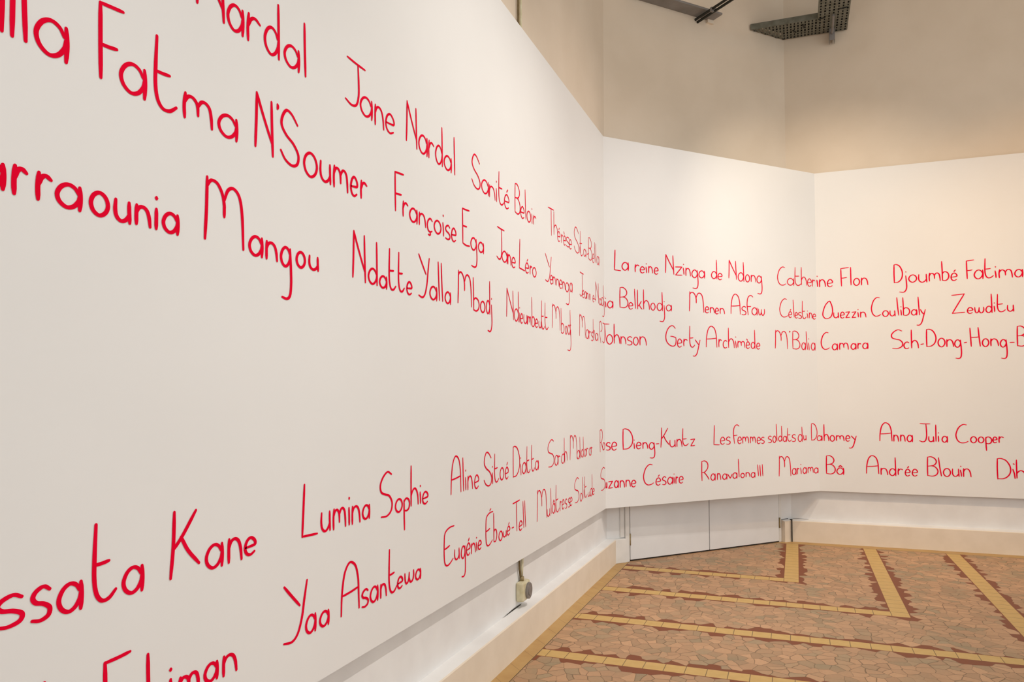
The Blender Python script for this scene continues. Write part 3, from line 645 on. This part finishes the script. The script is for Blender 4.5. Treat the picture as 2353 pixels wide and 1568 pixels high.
# ------------------------------------------------------------------ socket and cables on the old left wall
root = empty('wall_socket', (XW, 4.61, .275))
tag(root, 'cream surface-mounted socket box with grey round cover, low on the old left wall', 'socket')
m = MB(); m.obox((XW, 4.61), (0, 1), (-1, 0), -.068, .068, -.052, 0, .275, .398); m.build('box', M_CREAM, root, bevel=.012)
m = MB(); m.tube([(XW+.05, 4.632, .333), (XW+.066, 4.632, .333)], .052, 28); m.build('socket_cover', M_GREY, root, bevel=.003)
m = MB(); m.tube([(XW+.066, 4.632, .333), (XW+.069, 4.632, .333)], .03, 20); m.build('socket_face', M_GREY, root)
m = MB(); m.tube([(XW+.02, 4.606, .395), (XW+.02, 4.606, .425)], .014, 14); m.build('cable_gland', M_BRASS, root, smooth=True)
def pipe(name, r, ys, mt, label, cat, n=12):
    m = MB(); m.tube([(XW+.014, y, z) for y, z in ys], r, n); o = m.build(name, mt, smooth=True); return tag(o, label, cat)
pipe('dark_cable', .0065, [(4.600, .415), (4.592, .44), (4.578, .48), (4.574, .54), (4.578, .62), (4.582, 1.2), (4.586, 3.0), (4.590, 4.2), (4.59, 6.58)], M_CABLE,
     'dark brown cable running down the old left wall to the socket box', 'cable')
pipe('cream_conduit', .009, [(4.618, .425), (4.624, .47), (4.630, .52), (4.632, .62), (4.634, 3.0), (4.636, 4.2), (4.636, 6.58)], M_CREAM,
     'cream conduit beside the dark cable, running down to the socket box', 'conduit')

# ------------------------------------------------------------------ perforated cable tray high in the corner
ZT = 5.553
tray = empty('cable_tray', (.3, 8.62, ZT)); tag(tray, 'grey-green perforated metal cable tray fixed high on the right wall', 'cable tray')
def perforated(m, o, ex, ey, nx, ny, cx, cy, hx, hy, z, keep=lambda x, y: True):
    """flat sheet of nx by ny cells of size cx, cy, each with a hx by hy slot"""
    P = lambda a, b: (o[0]+ex[0]*a+ey[0]*b, o[1]+ex[1]*a+ey[1]*b, z)
    for i in range(nx):
        for j in range(ny):
            a0, b0 = i*cx, j*cy; a1, b1 = a0+cx, b0+cy
            if not keep((a0+a1)/2, (b0+b1)/2): continue
            if j % 2: s0, s1, t0, t1 = a0+(cx-hx)/2, a1-(cx-hx)/2, b0+(cy-hy)/2, b1-(cy-hy)/2
            else: s0, s1, t0, t1 = a0+(cx-hx*.7)/2, a1-(cx-hx*.7)/2, b0+(cy-hy)/2, b1-(cy-hy)/2
            m.quad([P(a0, b0), P(a1, b0), P(s1, t0), P(s0, t0)]); m.quad([P(a1, b0), P(a1, b1), P(s1, t1), P(s1, t0)])
            m.quad([P(a1, b1), P(a0, b1), P(s0, t1), P(s1, t1)]); m.quad([P(a0, b1), P(a0, b0), P(s0, t0), P(s0, t1)])
# run along the right wall, cut off against the diagonal wall
Y0, Y1 = 8.43, 8.80
xcut = lambda y: D0.x+(y-D0.y)*DE.x/DE.y+.02
m = MB(); perforated(m, (-.45, Y0), (1, 0), (0, 1), 20, 6, .0359, (Y1-Y0)/6, .017, .042, ZT, lambda a, b: -.45+a > xcut(Y0+b)+.012 and -.45+a < .268)
m.quad([(xcut(Y0)+.0, Y0, ZT), (xcut(Y0)+.02, Y0, ZT), (xcut(Y1)+.02, Y1, ZT), (xcut(Y1), Y1, ZT)])
m.build('tray_bottom', M_STEEL, tray, solid=.002)
m = MB(); m.prism([(xcut(Y0), Y0-.002), (.268, Y0-.002), (.268, Y0), (xcut(Y0), Y0)], ZT, ZT+.06); m.build('side_flange', M_STEEL, tray)
m = MB(); m.prism([(xcut(Y1), Y1), (.57, Y1), (.57, Y1+.002), (xcut(Y1), Y1+.002)], ZT, ZT+.06); m.build('side_flange', M_STEEL, tray)
# run overhead towards the room
X0, X1, YB = .268, .568, 6.4
m = MB(); perforated(m, (X0, YB), (1, 0), (0, 1), 7, 40, (X1-X0)/7, .06, .017, .036, ZT-.002)
m.build('tray_bottom', M_STEEL, tray, solid=.002)
for x in (X0, X1):
    m = MB(); m.prism([(x-.001, YB), (x+.001, YB), (x+.001, Y0 if x == X0 else Y1), (x-.001, Y0 if x == X0 else Y1)], ZT-.002, ZT+.06); m.build('side_flange', M_STEEL, tray)
m = MB(); m.prism([(xcut(Y0)+.005, Y0), (X0, Y0), (X0, YB), (X1, YB), (X1, Y1), (xcut(Y1)+.005, Y1)], ZT+.058, ZT+.062)
m.build('tray_dark_sheet', M_BLACK, tray)  # added black sheet, stands in for the shade behind the slots
for p, q in (((.02, 8.60), (.05, 8.66)), ((.12, 8.50), (.13, 8.58)), ((.47, 8.28), (.54, 8.27)), ((.27, 8.44), (.33, 8.42))):
    m = MB(); m.tube([(p[0], p[1], ZT-.006), (q[0], q[1], ZT-.006)], .006, 8); m.build('cable_tie', M_BLACK, tray)
post = empty('tray_bracket', (.415, 8.765, 5.42)); tag(post, 'short grey channel bracket hanging under the perforated cable tray', 'bracket')
m = MB(); m.prism([(.388, 8.70), (.392, 8.70), (.392, 8.81), (.388, 8.81)], 5.42, ZT-.006); m.prism([(.438, 8.70), (.442, 8.70), (.442, 8.81), (.438, 8.81)], 5.42, ZT-.006)
m.prism([(.388, 8.696), (.442, 8.696), (.442, 8.70), (.388, 8.70)], 5.42, ZT-.006); m.build('channel', M_DUCT, post)
m = MB(); m.tube([(.415, 8.69, 5.49), (.415, 8.36, ZT-.025)], .012, 10); m.build('arm', M_DUCT, post)

# ------------------------------------------------------------------ boxed-in beam and twin rod on the diagonal wall
root = empty('boxed_beam', (*mid(.6), 5.525)); tag(root, 'grey-bottomed boxed beam high on the diagonal wall, cut by the top edge', 'beam')
NB = Vector((-DE.y, DE.x))
m = MB(); m.obox(D0, DE, NB, .04, 1.125, -.165, 0, 5.525, 5.545); m.build('underside', M_DUCT, root, bevel=.004)
m = MB(); m.obox(D0, DE, NB, .04, 1.125, -.165, 0, 5.545, 6.1); m.build('casing', M_PLASTER, root, bevel=.004)
m = MB(); m.obox(D0, DE, NB, 1.05, 1.13, -.03, 0, 5.49, 5.525); m.build('end_bracket', M_SKIRT, root)
root = empty('twin_rod', (*mid(.915, 0), 5.482)); tag(root, 'black twin rod sticking out of the diagonal wall below the boxed beam', 'rod')
for dt, dz in ((-.012, .012), (.016, -.008)):
    a = mid(.915+dt, .003); b_ = mid(.915+dt, 1.5); m = MB(); m.tube([(a[0], a[1], 5.482+dz), (b_[0], b_[1], 5.482+dz)], .013, 12); m.build('rod', M_BLACK, root, smooth=False)
a = mid(.917, .25); m = MB(); m.obox(a, DE, NB, -.03, .034, -.012, .012, 5.465, 5.507); m.build('clamp', M_DUCT, root)
